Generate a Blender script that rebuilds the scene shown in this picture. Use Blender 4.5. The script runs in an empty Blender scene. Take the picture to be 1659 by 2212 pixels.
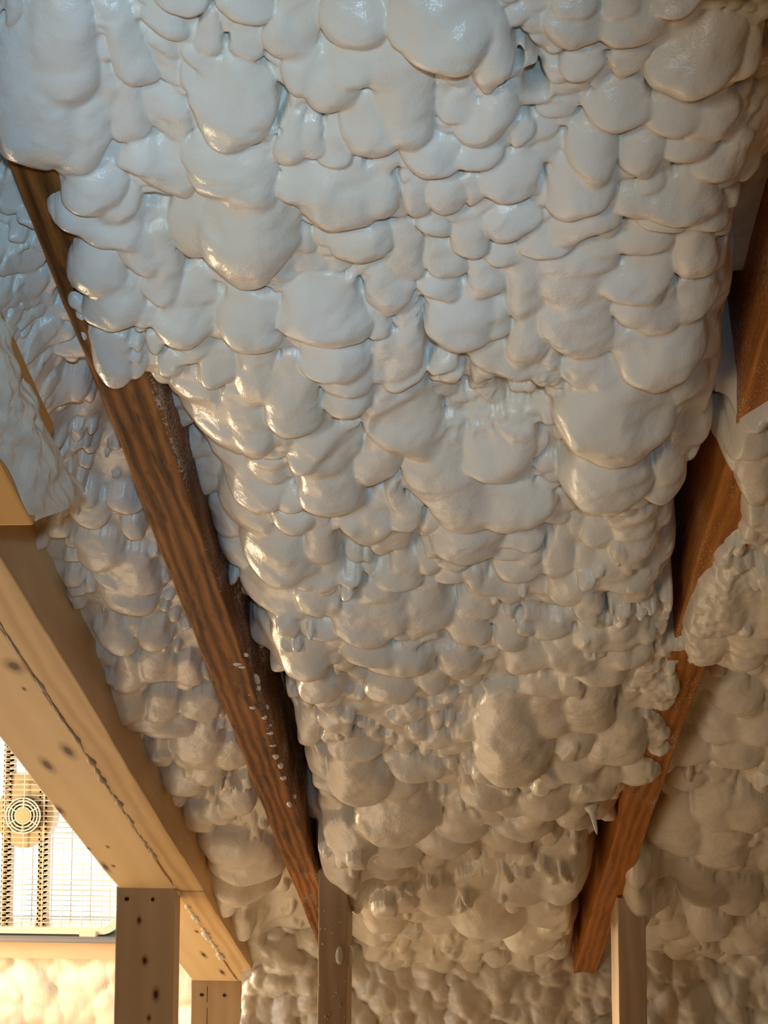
import bpy, bmesh, math, random
import numpy as np
from mathutils import Vector, Matrix

# ------------------------------------------------------------------ camera, light, exposure
ZC = 1.50                      # eye height
F = 2800.0                     # focal length in pixels of the 1659 x 2212 frame
CX, CY = 829.5, 1106.0
PITCH, YAW = math.radians(5.5), math.radians(3.55)
THETA = math.radians(26.6)     # roof pitch
D0 = 0.517                     # eye to the plane of the rafter undersides
sc = bpy.context.scene
C = sc.collection
fw = np.array([-math.sin(YAW)*math.cos(PITCH), math.cos(YAW)*math.cos(PITCH), math.sin(PITCH)])
rt = np.array([math.cos(YAW), math.sin(YAW), 0.0])
upv = np.cross(rt, fw)
EYE = np.array([0.0, 0.0, ZC])
cam_d = bpy.data.cameras.new('camera')
cam = bpy.data.objects.new('camera', cam_d); C.objects.link(cam)
cam_d.sensor_fit = 'VERTICAL'; cam_d.sensor_height = 24.0
cam_d.lens = 24.0*F/2212.0
cam_d.clip_start = 0.02; cam_d.clip_end = 100
cam.matrix_world = Matrix(((rt[0], upv[0], -fw[0], EYE[0]), (rt[1], upv[1], -fw[1], EYE[1]), (rt[2], upv[2], -fw[2], EYE[2]), (0, 0, 0, 1)))
sc.camera = cam
vs = sc.view_settings
sc.display_settings.display_device = 'sRGB'
vs.view_transform = 'Standard'; vs.look = 'None'; vs.gamma = 1.0; vs.use_curve_mapping = False
vs.exposure = 0.0
w = bpy.data.worlds.new('daylight'); sc.world = w; w.use_nodes = True
w.node_tree.nodes['Background'].inputs[0].default_value = (0.92, 0.96, 1.0, 1)
w.node_tree.nodes['Background'].inputs[1].default_value = 3.0

def ray(x, y):
    x, y = np.asarray(x, float), np.asarray(y, float)
    return fw + ((x-CX)/F)[..., None]*rt - ((y-CY)/F)[..., None]*upv
def lamp(name, kind, loc, target, energy, color, size=0.1, size_y=None, spread=None, spec=1.0):
    d = bpy.data.lights.new(name, kind); d.energy = energy; d.color = color
    if kind == 'AREA':
        d.size = size
        if size_y: d.shape = 'RECTANGLE'; d.size_y = size_y
        if spread: d.spread = math.radians(spread)
    else:
        d.shadow_soft_size = size
        if kind == 'SPOT': d.spot_size = math.radians(spread); d.spot_blend = 1.0
    d.specular_factor = spec
    o = bpy.data.objects.new(name, d); C.objects.link(o); o.location = loc
    o.rotation_euler = (Vector(target)-Vector(loc)).to_track_quat('-Z', 'Y').to_euler()
    return o
# the camera's flash beside the lens
lamp('camera_flash', 'SPOT', (0.02, -0.09, ZC+0.03), tuple(EYE+0.8*ray(380, 760)), 13.0, (0.44, 0.73, 1.0), 0.012, spread=49, spec=4.0)
# added area lamp imitating warm bounce off the dormer floor, from below ahead left
lamp('floor_bounce_fill', 'AREA', (-0.80, 1.80, 0.10), (-0.25, 1.60, ZC), 4.3, (1.0, 0.86, 0.62), 0.9, 0.7)
# added warm lamp out of view at far left, catching the billows' lips
lamp('dormer_rim_fill', 'AREA', (-1.85, 2.75, 0.82), (0.0, 1.2, 1.25), 62.0, (1.0, 0.76, 0.47), 0.4, 0.4, spec=0.15)
# added fill lamp behind the viewer, with no window there
lamp('rear_fill', 'AREA', (-0.62, -0.6, 1.40), tuple(EYE+0.9*ray(1200, 1350)), 0.42, (1.0, 0.90, 0.72), 0.3, 0.35, spread=46)
# added lamp inside the dormer to brighten its wall foam, no side windows
lamp('dormer_wall_fill', 'AREA', (-2.05, 2.1, 1.35), (-0.6, 2.9, 0.75), 16.0, (0.96, 0.96, 0.95), 0.9, 0.9)

# ------------------------------------------------------------------ roof coordinates
S = np.array([0.0, math.cos(THETA), -math.sin(THETA)])
N = np.array([0.0, -math.sin(THETA), -math.cos(THETA)])
P0 = EYE - D0*N
def W(u, s, h):                       # world point of roof coordinates
    u, s, h = np.asarray(u, float), np.asarray(s, float), np.asarray(h, float)
    return P0 + u[..., None]*np.array([1., 0, 0]) + s[..., None]*S + h[..., None]*N
def roof(x, y, h=0.0):                # where the line of sight meets the roof plane at height h
    r = ray(x, y); t = -(D0-h)/(r @ N)
    p = EYE + t[..., None]*r - P0
    return p[..., 0], p @ S, t
def proj(p):
    d = np.asarray(p)-EYE; z = d @ fw
    return CX+F*(d @ rt)/z, CY-F*(d @ upv)/z
def onY(x, y, Y):
    r = ray(x, y); t = Y/r[1]; return EYE+t*r

def noise2(a, b, scale, seed):
    rs = np.random.RandomState(seed); n = 256; g = rs.rand(n, n)*2-1
    a = a/scale; b = b/scale
    ia = np.floor(a).astype(int); ib = np.floor(b).astype(int); fa = a-ia; fb = b-ib
    fa = fa*fa*fa*(fa*(fa*6-15)+10); fb = fb*fb*fb*(fb*(fb*6-15)+10)
    A0, A1, B0, B1 = ia % n, (ia+1) % n, ib % n, (ib+1) % n
    return (g[A0, B0]*(1-fa)+g[A1, B0]*fa)*(1-fb)+(g[A0, B1]*(1-fa)+g[A1, B1]*fa)*fb
def inpoly(X, Y, poly):
    m = np.zeros(X.shape, bool); n = len(poly)
    for i in range(n):
        x0, y0 = poly[i]; x1, y1 = poly[(i+1) % n]
        if y0 == y1: continue
        c = ((y0 > Y) != (y1 > Y)) & (X < (x1-x0)*(Y-y0)/(y1-y0)+x0)
        m ^= c
    return m
def blur(a, r):
    for ax in (0, 1):
        for _ in range(2):
            p = np.pad(a, [(r+1, r) if i == ax else (0, 0) for i in (0, 1)], mode='edge')
            c = np.cumsum(p, axis=ax)
            k = 2*r+1
            a = (np.take(c, range(k, c.shape[ax]), axis=ax)-np.take(c, range(0, c.shape[ax]-k), axis=ax))/k
    return a

# ------------------------------------------------------------------ materials
def mat(name):
    m = bpy.data.materials.new(name); m.use_nodes = True
    nt = m.node_tree; b = nt.nodes['Principled BSDF']
    return m, nt, b
def ramp(nt, pts):
    r = nt.nodes.new('ShaderNodeValToRGB')
    e = r.color_ramp.elements
    e[0].position, e[0].color = pts[0][0], (*pts[0][1], 1)
    e[1].position, e[1].color = pts[-1][0], (*pts[-1][1], 1)
    for p, c in pts[1:-1]:
        q = e.new(p); q.color = (*c, 1)
    return r
def mth(nt, op, a, b=None, clamp=False):
    n = nt.nodes.new('ShaderNodeMath'); n.operation = op; n.use_clamp = clamp
    for i, v in enumerate((a, b)):
        if v is None: continue
        if isinstance(v, (int, float)): n.inputs[i].default_value = v
        else: nt.links.new(v, n.inputs[i])
    return n.outputs[0]
def mixc(nt, f, a, b):
    n = nt.nodes.new('ShaderNodeMix'); n.data_type = 'RGBA'
    for k, v in ((0, f), (6, a), (7, b)):
        if isinstance(v, (int, float)): n.inputs[k].default_value = v
        elif isinstance(v, tuple): n.inputs[k].default_value = (*v, 1)
        else: nt.links.new(v, n.inputs[k])
    return n.outputs[2]
def noise(nt, vec, scale, detail=3, rough=0.5):
    n = nt.nodes.new('ShaderNodeTexNoise'); n.inputs['Scale'].default_value = scale
    n.inputs['Detail'].default_value = detail; n.inputs['Roughness'].default_value = rough
    if vec is not None: nt.links.new(vec, n.inputs['Vector'])
    return n.outputs['Fac']
def coords(nt, scale=(1, 1, 1)):
    t = nt.nodes.new('ShaderNodeTexCoord'); m = nt.nodes.new('ShaderNodeMapping')
    m.inputs['Scale'].default_value = scale
    nt.links.new(t.outputs['Object'], m.inputs['Vector'])
    return m.outputs['Vector']

def foam_mat(name, c1=(0.80, 0.775, 0.715), c2=(0.76, 0.70, 0.59), rough=0.27, bump=0.4):
    m, nt, b = mat(name)
    v = coords(nt)
    n1 = noise(nt, v, 9, 3)
    r = ramp(nt, [(0.35, c1), (0.68, c2)]); nt.links.new(n1, r.inputs[0])
    nt.links.new(r.outputs[0], b.inputs['Base Color'])
    b.inputs['Roughness'].default_value = rough
    b.inputs['Specular IOR Level'].default_value = 0.5
    n2 = noise(nt, v, 900, 2, 0.6)
    n3 = noise(nt, v, 160, 3, 0.5)
    s = mth(nt, 'ADD', mth(nt, 'MULTIPLY', n2, 0.25), mth(nt, 'MULTIPLY', n3, 0.9))
    bp = nt.nodes.new('ShaderNodeBump'); bp.inputs['Strength'].default_value = bump; bp.inputs['Distance'].default_value = 0.0022
    nt.links.new(s, bp.inputs['Height']); nt.links.new(bp.outputs[0], b.inputs['Normal'])
    return m
M_FOAM = foam_mat('cured_spray_foam')
M_FOAM2 = foam_mat('pale_wall_foam', (0.84, 0.80, 0.68), (0.80, 0.73, 0.55), 0.5)

def wood_mat(name, light, dark, grain=1.0, rough=0.6, ring=60.0, knots=(), specks=None, blot=0.0, seed=0.0):
    """grain runs along the local x axis; knots: (x, y, z, rx, ry); specks: (axis, start, end) white overspray gradient"""
    m, nt, b = mat(name)
    tc = nt.nodes.new('ShaderNodeTexCoord')
    def mp(scale, off=0.0):
        q = nt.nodes.new('ShaderNodeMapping'); q.inputs['Scale'].default_value = scale
        q.inputs['Location'].default_value = (off, off*1.7, off*0.6)
        nt.links.new(tc.outputs['Object'], q.inputs['Vector']); return q.outputs['Vector']
    big = noise(nt, mp((1.3, 9, 9), seed), 2.2, 3)
    wv = nt.nodes.new('ShaderNodeTexWave'); wv.wave_type = 'BANDS'; wv.bands_direction = 'Y'
    wv.inputs['Scale'].default_value = ring/6.0; wv.inputs['Distortion'].default_value = 5.0
    wv.inputs['Detail'].default_value = 2.0; wv.inputs['Detail Scale'].default_value = 1.2
    nt.links.new(mp((0.22, 1, 1.0), seed), wv.inputs['Vector'])
    fine = noise(nt, mp((8, 240, 240), seed), 2.0, 3, 0.7)
    f = mth(nt, 'ADD', mth(nt, 'MULTIPLY', wv.outputs['Fac'], 0.42*grain), mth(nt, 'MULTIPLY', fine, 0.45*grain))
    f = mth(nt, 'ADD', f, mth(nt, 'MULTIPLY', mth(nt, 'SUBTRACT', big, 0.5), 0.9))
    r = ramp(nt, [(0.05, light), (0.95, dark)]); nt.links.new(f, r.inputs[0])
    col = r.outputs[0]
    if blot:
        bn = noise(nt, mp((9, 60, 60), seed+3), 1.6, 5, 0.75)
        br = ramp(nt, [(0.50, (0, 0, 0)), (0.72, (1, 1, 1))]); nt.links.new(bn, br.inputs[0])
        col = mixc(nt, mth(nt, 'MULTIPLY', br.outputs[0], blot), col, tuple(v*0.22 for v in dark))
    for k in knots:
        sub = nt.nodes.new('ShaderNodeVectorMath'); sub.operation = 'SUBTRACT'
        nt.links.new(tc.outputs['Object'], sub.inputs[0]); sub.inputs[1].default_value = k[:3]
        mul = nt.nodes.new('ShaderNodeVectorMath'); mul.operation = 'MULTIPLY'
        nt.links.new(sub.outputs[0], mul.inputs[0]); mul.inputs[1].default_value = (1/k[3], 1/k[4], 1/k[4])
        ln = nt.nodes.new('ShaderNodeVectorMath'); ln.operation = 'LENGTH'; nt.links.new(mul.outputs[0], ln.inputs[0])
        kr = ramp(nt, [(0.25, (1, 1, 1)), (0.5, (0.45,)*3), (1.0, (0, 0, 0))]); nt.links.new(mth(nt, 'MULTIPLY', ln.outputs['Value'], 0.6), kr.inputs[0])
        col = mixc(nt, kr.outputs[0], col, (0.09, 0.028, 0.01))
    if specks:
        for (ax, a0, a1, amount) in specks:
            sp = nt.nodes.new('ShaderNodeSeparateXYZ'); nt.links.new(tc.outputs['Object'], sp.inputs[0])
            mr = nt.nodes.new('ShaderNodeMapRange'); mr.inputs['From Min'].default_value = a0; mr.inputs['From Max'].default_value = a1
            nt.links.new(sp.outputs[ax], mr.inputs['Value'])
            n4 = noise(nt, mp((300, 420, 420), seed+5), 1.3, 3, 0.7)
            lown = noise(nt, mp((10, 20, 20), seed+8), 1.5, 2)
            t = mth(nt, 'ADD', n4, mth(nt, 'MULTIPLY', mth(nt, 'SUBTRACT', mth(nt, 'MULTIPLY', mr.outputs[0], amount), 0.85), 0.6))
            t = mth(nt, 'ADD', t, mth(nt, 'MULTIPLY', mth(nt, 'SUBTRACT', lown, 0.5), 0.5))
            sr = ramp(nt, [(0.56, (0, 0, 0)), (0.66, (1, 1, 1))]); nt.links.new(t, sr.inputs[0])
            col = mixc(nt, mth(nt, 'MULTIPLY', sr.outputs[0], 0.8), col, (0.62, 0.54, 0.44))
    nt.links.new(col, b.inputs['Base Color'])
    b.inputs['Roughness'].default_value = rough
    b.inputs['Specular IOR Level'].default_value = 0.3
    bp = nt.nodes.new('ShaderNodeBump'); bp.inputs['Strength'].default_value = 0.25; bp.inputs['Distance'].default_value = 0.001
    nt.links.new(f, bp.inputs['Height']); nt.links.new(bp.outputs[0], b.inputs['Normal'])
    return m
def plain(name, col, rough=0.5, metal=0.0, trans=0.0):
    m, nt, b = mat(name)
    n = noise(nt, coords(nt), 30, 2)
    c = mixc(nt, mth(nt, 'MULTIPLY', n, 0.35), tuple(col), tuple(v*0.75 for v in col))
    nt.links.new(c, b.inputs['Base Color'])
    b.inputs['Roughness'].default_value = rough; b.inputs['Metallic'].default_value = metal
    b.inputs['Transmission Weight'].default_value = trans
    return m

# ------------------------------------------------------------------ object helpers
def link(name, me, m, parent=None):
    me.materials.append(m)
    o = bpy.data.objects.new(name, me); C.objects.link(o)
    if parent is not None: o.parent = parent
    return o
def tag(o, label=None, cat=None, group=None, kind=None):
    for k, v in (('label', label), ('category', cat), ('group', group), ('kind', kind)):
        if v: o[k] = v
    return o
def thing(name, label, cat, loc=(0, 0, 0), group=None):
    o = bpy.data.objects.new(name, None); C.objects.link(o); o.location = loc
    o.empty_display_size = 0.05
    return tag(o, label, cat, group)
def frame_matrix(X, Y, Z, O):
    return Matrix(((X[0], Y[0], Z[0], O[0]), (X[1], Y[1], Z[1], O[1]), (X[2], Y[2], Z[2], O[2]), (0, 0, 0, 1)))
def beam_mesh(name, L, Wd, H, bev=0.002, seed=0, wob=0.0008, nx=60):
    """board: x 0..L, y 0..Wd, z 0..H, slightly worn arrises"""
    bm = bmesh.new()
    bmesh.ops.create_cube(bm, size=1.0)
    for v in bm.verts: v.co = Vector(((v.co.x+.5)*L, (v.co.y+.5)*Wd, (v.co.z+.5)*H))
    bmesh.ops.bevel(bm, geom=bm.edges[:], offset=bev, segments=2, affect='EDGES', profile=0.6)
    long_e = [e for e in bm.edges if abs(e.verts[0].co.x-e.verts[1].co.x) > L*0.5]
    bmesh.ops.subdivide_edges(bm, edges=long_e, cuts=nx, use_grid_fill=True)
    rnd = random.Random(seed)
    ph = [rnd.uniform(0, 6.28) for _ in range(8)]
    for v in bm.verts:
        x = v.co.x
        dy = math.sin(x*9+ph[0])*0.5+math.sin(x*23+ph[1])*0.3+math.sin(x*67+ph[2])*0.2
        dz = math.sin(x*7+ph[3])*0.5+math.sin(x*31+ph[4])*0.3+math.sin(x*83+ph[5])*0.2
        v.co.y += dy*wob*1.5; v.co.z += dz*wob
    me = bpy.data.meshes.new(name); bm.to_mesh(me); bm.free()
    for p in me.polygons: p.use_smooth = False
    return me
def box(bm, lo, hi):
    vs_ = [bm.verts.new((x, y, z)) for x in (lo[0], hi[0]) for y in (lo[1], hi[1]) for z in (lo[2], hi[2])]
    for f in ((0, 1, 3, 2), (4, 6, 7, 5), (0, 4, 5, 1), (2, 3, 7, 6), (0, 2, 6, 4), (1, 5, 7, 3)):
        bm.faces.new([vs_[i] for i in f])
def to_mesh(bm, name, smooth=False):
    bmesh.ops.recalc_face_normals(bm, faces=bm.faces[:])
    me = bpy.data.meshes.new(name); bm.to_mesh(me); bm.free()
    if smooth:
        for p in me.polygons: p.use_smooth = True
    return me
def blob(bm, c, r, seed=0, axis=None, sub=2, rough=0.25):
    """lumpy ball; r = (rx, ry, rz)"""
    rnd = random.Random(seed); ph = [rnd.uniform(0, 6.28) for _ in range(6)]
    res = bmesh.ops.create_icosphere(bm, subdivisions=sub, radius=1.0)
    for v in res['verts']:
        d = 1+rough*(math.sin(v.co.x*3+ph[0])*.4+math.sin(v.co.y*4+ph[1])*.4+math.sin(v.co.z*3.3+ph[2])*.4)
        q = Vector((v.co.x*r[0]*d, v.co.y*r[1]*d, v.co.z*r[2]*d))
        if axis is not None: q = axis @ q
        v.co = q+Vector(c)
def grid_object(name, P, keep, m, parent=None):
    """P: (rows, cols, 3) points, keep: (rows-1, cols-1) bool"""
    nr, nc = P.shape[:2]
    idx = np.arange(nr*nc).reshape(nr, nc)
    q = np.stack([idx[:-1, :-1], idx[1:, :-1], idx[1:, 1:], idx[:-1, 1:]], -1)[keep]
    used = np.zeros(nr*nc, bool); used[q.ravel()] = True
    remap = np.cumsum(used)-1
    co = P.reshape(-1, 3)[used]; q = remap[q]
    me = bpy.data.meshes.new(name)
    me.vertices.add(len(co)); me.vertices.foreach_set('co', co.astype(np.float32).ravel())
    me.loops.add(q.size); me.loops.foreach_set('vertex_index', q.astype(np.int32).ravel())
    me.polygons.add(len(q)); me.polygons.foreach_set('loop_start', np.arange(0, q.size, 4, dtype=np.int32))
    me.polygons.foreach_set('loop_total', np.full(len(q), 4, np.int32))
    me.polygons.foreach_set('use_smooth', np.ones(len(q), bool))
    me.update(calc_edges=True); me.validate()
    return link(name, me, m, parent)

# ------------------------------------------------------------------ setting: room shell
K = 0.838
def ku(k, h=0.0):            # across-roof position of the line that runs to the roof's vanishing point with slope k
    u, s, t = roof(1010-k*1765.0, 1100.0, h); return float(u)
RW, RH = 0.038, 0.140
U_R1 = (ku(.396), ku(.334))          # left rafter underside
U_R2 = (ku(-.299), ku(-.361))        # right rafter underside
U_P = (ku(.6675), ku(.6075))         # pine rafter on the cheek wall
U_T = (ku(.797), ku(.670))           # sloped top plate beside it
print('rafters', U_R1, U_R2, U_P, U_T)

m_floor = wood_mat('plywood_floor', (0.62, 0.42, 0.22), (0.42, 0.26, 0.12), ring=20)
m_wall = plain('bare_sheathing', (0.42, 0.33, 0.22), 0.8)
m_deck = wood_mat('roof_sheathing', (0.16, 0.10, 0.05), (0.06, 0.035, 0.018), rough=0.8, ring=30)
def quadbox(name, lo, hi, m, kind='structure', **kw):
    bm = bmesh.new(); box(bm, lo, hi); o = link(name, to_mesh(bm, name), m); tag(o, kind=kind, **kw); return o
quadbox('floor', (-2.3, -4.6, -0.05), (2.1, 3.55, 0.0), m_floor)
quadbox('wall_right', (2.0, -4.6, 0.0), (2.05, 2.6, 4.0), m_wall)
quadbox('wall_left', (-2.25, -4.6, 0.0), (-2.2, 3.5, 4.0), m_wall)
quadbox('wall_back', (-2.2, -4.6, 0.0), (2.0, -4.55, 4.0), m_wall)
YE = 2.36                                 # knee wall at the eave
quadbox('wall_eave', (U_P[1], YE+0.04, 0.0), (2.0, YE+0.08, 1.6), m_wall)
YD = 3.30                                 # dormer front wall
# dormer front wall with its window opening
cF = onY(62, 1757, YD-0.06)               # centre of the box fan
half = 0.262
wx0, wx1 = cF[0]-0.42, cF[0]+0.30
wz0, wz1 = onY(100, 2001, YD)[2], cF[2]+0.62
bm = bmesh.new()
for lo, hi in (((-2.2, YD, 0), (wx0, YD+0.1, 2.4)), ((wx1, YD, 0), (U_T[1]+0.06, YD+0.1, 2.4)), ((wx0, YD, 0), (wx1, YD+0.1, wz0)), ((wx0, YD, wz1), (wx1, YD+0.1, 2.4))):
    box(bm, lo, hi)
tag(link('wall_front', to_mesh(bm, 'wall_front'), m_wall), kind='structure')
# roof deck (both slopes) and dormer ceiling
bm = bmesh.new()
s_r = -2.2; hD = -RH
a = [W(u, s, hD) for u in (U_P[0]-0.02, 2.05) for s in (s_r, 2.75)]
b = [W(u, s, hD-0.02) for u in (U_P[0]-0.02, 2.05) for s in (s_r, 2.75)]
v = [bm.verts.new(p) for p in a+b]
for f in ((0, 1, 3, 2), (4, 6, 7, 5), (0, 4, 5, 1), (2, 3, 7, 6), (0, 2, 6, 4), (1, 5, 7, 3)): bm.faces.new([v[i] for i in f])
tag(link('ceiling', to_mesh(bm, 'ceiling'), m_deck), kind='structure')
rg = W(0, s_r, hD)
bm = bmesh.new()
y0, z0 = rg[1], rg[2]
v = [bm.verts.new(p) for p in ((-2.25, y0, z0), (2.05, y0, z0), (2.05, -4.6, z0-(y0+4.6)*0.5), (-2.25, -4.6, z0-(y0+4.6)*0.5))]
bm.faces.new(v)
tag(link('ceiling', to_mesh(bm, 'ceiling'), m_deck), kind='structure')
bm = bmesh.new()
zd = 2.45
v = [bm.verts.new(p) for p in ((-2.25, y0, z0), (-2.25, 0.0, zd), (-2.25, 3.5, zd), (U_P[0]-0.02, 3.5, zd), (U_P[0]-0.02, 0.0, zd), (U_P[0]-0.02, y0, z0))]
bm.faces.new((v[0], v[1], v[4], v[5])); bm.faces.new((v[1], v[2], v[3], v[4]))
tag(link('ceiling', to_mesh(bm, 'ceiling'), m_deck), kind='structure')

# ------------------------------------------------------------------ foam heightfield on the roof
STEP = 2.7
gx = np.arange(-420, 2080, STEP); gy = np.arange(-330, 2145, STEP)
GX, GY = np.meshgrid(gx, gy)
GU, GS, GT = roof(GX, GY, 0.0)
L_EXP = [(-60, 180), (0, 318), (82, 366), (95, 450), (130, 512), (135, 650), (180, 742), (215, 838), (320, 822), (335, 880), (365, 990), (400, 1085), (446, 1200), (490, 1290), (548, 1400), (585, 1450),
         (610, 1500), (625, 1650), (645, 1760), (672, 1850), (700, 1935), (700, 2130), (650, 2130), (602, 1960), (430, 1500), (205, 930), (110, 690), (-60, 260)]
R_EXP1 = [(1900, 330), (1645, 388), (1612, 410), (1590, 500), (1580, 600), (1600, 660), (1590, 760), (1545, 880), (1545, 960), (1500, 1010), (1465, 1110), (1470, 1275), (1540, 1180), (1598, 1110), (1600, 1050), (1552, 985), (1590, 910), (1659, 860), (1900, 700)]
R_EXP2 = [(1475, 1450), (1510, 1440), (1500, 1560), (1462, 1640), (1410, 1782), (1362, 1908), (1314, 2017), (1285, 2130), (1235, 2125), (1243, 2000), (1285, 1850), (1288, 1795), (1330, 1782), (1430, 1712), (1466, 1620)]
SW = 0.012
def edge_drop(U, a, b, d, wdt):        # foam sinks beside a rafter
    c = (a+b)/2; hw = abs(b-a)/2
    x = np.clip(1-(np.abs(U-c)-hw)/wdt, 0, 1)
    return -d*x*x*(3-2*x)
RAISED = [([(-500, -400), (2300, -400), (2300, 880), (1545, 880), (1500, 1060), (1320, 1112), (1238, 1040), (1215, 850), (1110, 842), (1030, 835), (940, 835), (905, 830), (812, 870), (800, 905), (740, 912), (640, 985), (560, 992), (420, 945), (345, 950), (320, 822), (-500, 822)], 0.012, 3),
          ([(300, 900), (1600, 900), (1500, 1290), (1400, 1290), (1240, 1315), (1130, 1352), (950, 1385), (760, 1385), (740, 1425), (660, 1478), (600, 1450), (545, 1400), (470, 1270)], 0.007, 4),
          ([(560, 1400), (1480, 1290), (1470, 1660), (1430, 1712), (1285, 1800), (1140, 1812), (1060, 1780), (1000, 1700), (930, 1640), (800, 1560), (690, 1530)], 0.012, 4),
          ([(1600, 840), (1800, 840), (1800, 1470), (1620, 1458), (1510, 1448), (1470, 1330), (1545, 1180), (1600, 1110), (1605, 1040), (1545, 990), (1560, 920)], 0.035, 3),
          ([(1395, 1290), (1480, 1290), (1475, 1440), (1466, 1620), (1430, 1712), (1390, 1700), (1400, 1500)], 0.020, 4),
          ([(1352, 1880), (1420, 1880), (1420, 2005), (1345, 2005)], 0.06, 5),
          ([(690, 1860), (790, 1860), (790, 1940), (690, 1940)], 0.055, 4),
          ([(440, 1930), (530, 1930), (600, 2200), (470, 2200)], 0.03, 6)]
MAC = np.full(GX.shape, 0.0)
MAC += edge_drop(GU, *U_R1, 0.045, 0.07)+edge_drop(GU, *U_R2, 0.042, 0.05)
leftbay = GU < (U_R1[0]+U_R1[1])/2
MAC = np.where(leftbay, -0.05, MAC)
MAC = np.where(GU > U_R2[1], -0.045+0.02*np.clip((GU-U_R2[1]-.03)/.1, 0, 1), MAC)
for poly, amp, r in RAISED: MAC += amp*blur(inpoly(GX, GY, poly).astype(float), r)
MAC += np.where(leftbay, 0.024, 0)*blur(inpoly(GX, GY, [(-500, -400), (150, 300), (240, 900), (170, 1090), (60, 1130), (-500, 1130)]).astype(float), 8)
MAC += np.where(leftbay, 0.034, 0)*blur(inpoly(GX, GY, [(-300, 500), (40, 560), (110, 850), (120, 1000), (75, 1120), (-300, 1120)]).astype(float), 6)
# foam that spilled over the undersides of the rafters
spill1 = ~inpoly(GX, GY, L_EXP) & (GY < 842) & (GX > (GY-318)*0.40-60) & (GU < U_R1[1]+0.05) & (GU > U_R1[0]-0.005)
spill2 = (GY > 1280) & (GY < 1720) & (GU > U_R2[0]-0.05) & (GU < U_R2[1]-0.004)
spill3 = (GY > 830) & (GY < 1460) & (GX > 1540) & (GU > U_R2[0]-0.015) & (GU < U_R2[1]+0.05)
spill4 = (GY < 410) & (GU > U_R2[0]-0.05) & (GU < U_R2[0]+0.06) & (GX > 1500)
for q, hh in ((spill1, 0.012), (spill2, 0.006), (spill3, 0.012), (spill4, -0.02)):
    f = blur(q.astype(float), 9); MAC = MAC*(1-f)+np.maximum(MAC, hh)*f
EXPM = (inpoly(GX, GY, L_EXP) & (GU > U_R1[0]+.012)) | ((inpoly(GX, GY, R_EXP1) | inpoly(GX, GY, R_EXP2)) & (GU < U_R2[1]-.010))
MAC += 0.005*noise2(GU, GS, 0.09, 3)+0.003*noise2(GU, GS, 0.04, 4)
f = blur(EXPM.astype(float), 3)
MAC = MAC*(1-f)+np.minimum(MAC, -0.060)*f
EXPF = (inpoly(GX, GY, L_EXP) & (GU > U_R1[0]-.004)) | ((inpoly(GX, GY, R_EXP1) | inpoly(GX, GY, R_EXP2)) & (GU < U_R2[1]+.003))
def mac_at(x, y):
    i = int(np.clip((y-gy[0])/STEP, 0, len(gy)-1)); j = int(np.clip((x-gx[0])/STEP, 0, len(gx)-1)); return float(MAC[i, j])
WU = GU+0.0060*noise2(GU, GS, 0.048, 10)+0.0030*noise2(GU, GS, 0.022, 11)+0.0010*noise2(GU, GS, 0.010, 12)
WS = GS+0.0080*noise2(GU, GS, 0.055, 9)+0.0055*noise2(GU, GS, 0.024, 13)+0.0018*noise2(GU, GS, 0.012, 14)
HF = MAC-0.012

def lobe(x, y, w, L, dx=0, p=1.0, off=0.0, tc=0.60, onto=False):
    """one rounded billow: tip of its lip at pixel (x, y), half-width w, length L back to the tail, tail shifted by dx"""
    m = mac_at(x, y-0.35*min(L, 2*w)); m0 = m
    if onto:
        ii, jj = min(max(int((y-gy[0])/STEP), 0), HF.shape[0]-1), min(max(int((x-gx[0])/STEP), 0), HF.shape[1]-1)
        m = hl = float(HF[ii, jj])
    z = roof(x, y, m)[2]; wm = float(w*z/F); Hh = 0.56*p*wm
    h = m+off+0.55*Hh
    u1, s1, t1 = roof(x, y, h); u0, s0, t0 = roof(x+dx, y-L, h)
    u1, s1, u0, s0 = map(float, (u1, s1, u0, s0))
    ax, ay = u1-u0, s1-s0; La = math.hypot(ax, ay)
    if La > 5.5*wm: k = 5.5*wm/La; u0, s0 = u1-ax*k, s1-ay*k; La = 5.5*wm
    if La < 1.6*wm: La = 1.6*wm
    ax, ay = ax/math.hypot(ax, ay), ay/math.hypot(ax, ay)
    # in the roof plane the billow is stretched by the oblique view; keep its body round
    rf = min((1-tc)*La, 1.25*wm); rb = La-rf
    cu, cs = u1-ax*rf, s1-ay*rf
    i0 = int((y-L*1.25-90-gy[0])/STEP); i1 = int((y+110-gy[0])/STEP)
    ww = w*1.7+abs(dx)+70
    j0 = int((x-ww-gx[0])/STEP); j1 = int((x+ww-gx[0])/STEP)
    i0, j0 = max(i0, 0), max(j0, 0); i1, j1 = min(i1, GX.shape[0]), min(j1, GX.shape[1])
    if i1 <= i0 or j1 <= j0: return
    U, V = WU[i0:i1, j0:j1]-cu, WS[i0:i1, j0:j1]-cs
    a = U*ax+V*ay; bb = -U*ay+V*ax
    ra = np.where(a > 0, rf, rb)
    q = (a/ra)**2+(bb/wm)**2
    ins = q < 1
    g = np.where(ins, np.maximum(1-np.abs(q)**1.12, 0)**(0.56+0.42*np.clip(-a/rb, 0, 1)), 0)
    tilt = 0.42+0.58*np.clip((a+rb)/(rb+.35*rf), 0, 1)
    hh = 0.5*m0+0.5*MAC[i0:i1, j0:j1]+off+Hh*g*tilt
    if onto: hh = hl-0.30*Hh+Hh*g*tilt
    hh = np.where(ins, hh, -1)
    old = HF[i0:i1, j0:j1]; kk = min(0.006, 0.20*wm)
    e = np.clip(1-np.abs(old-hh)/kk, 0, 1)
    HF[i0:i1, j0:j1] = np.maximum(old, hh)+np.where(ins, e*e*kk*0.22, 0)

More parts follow.
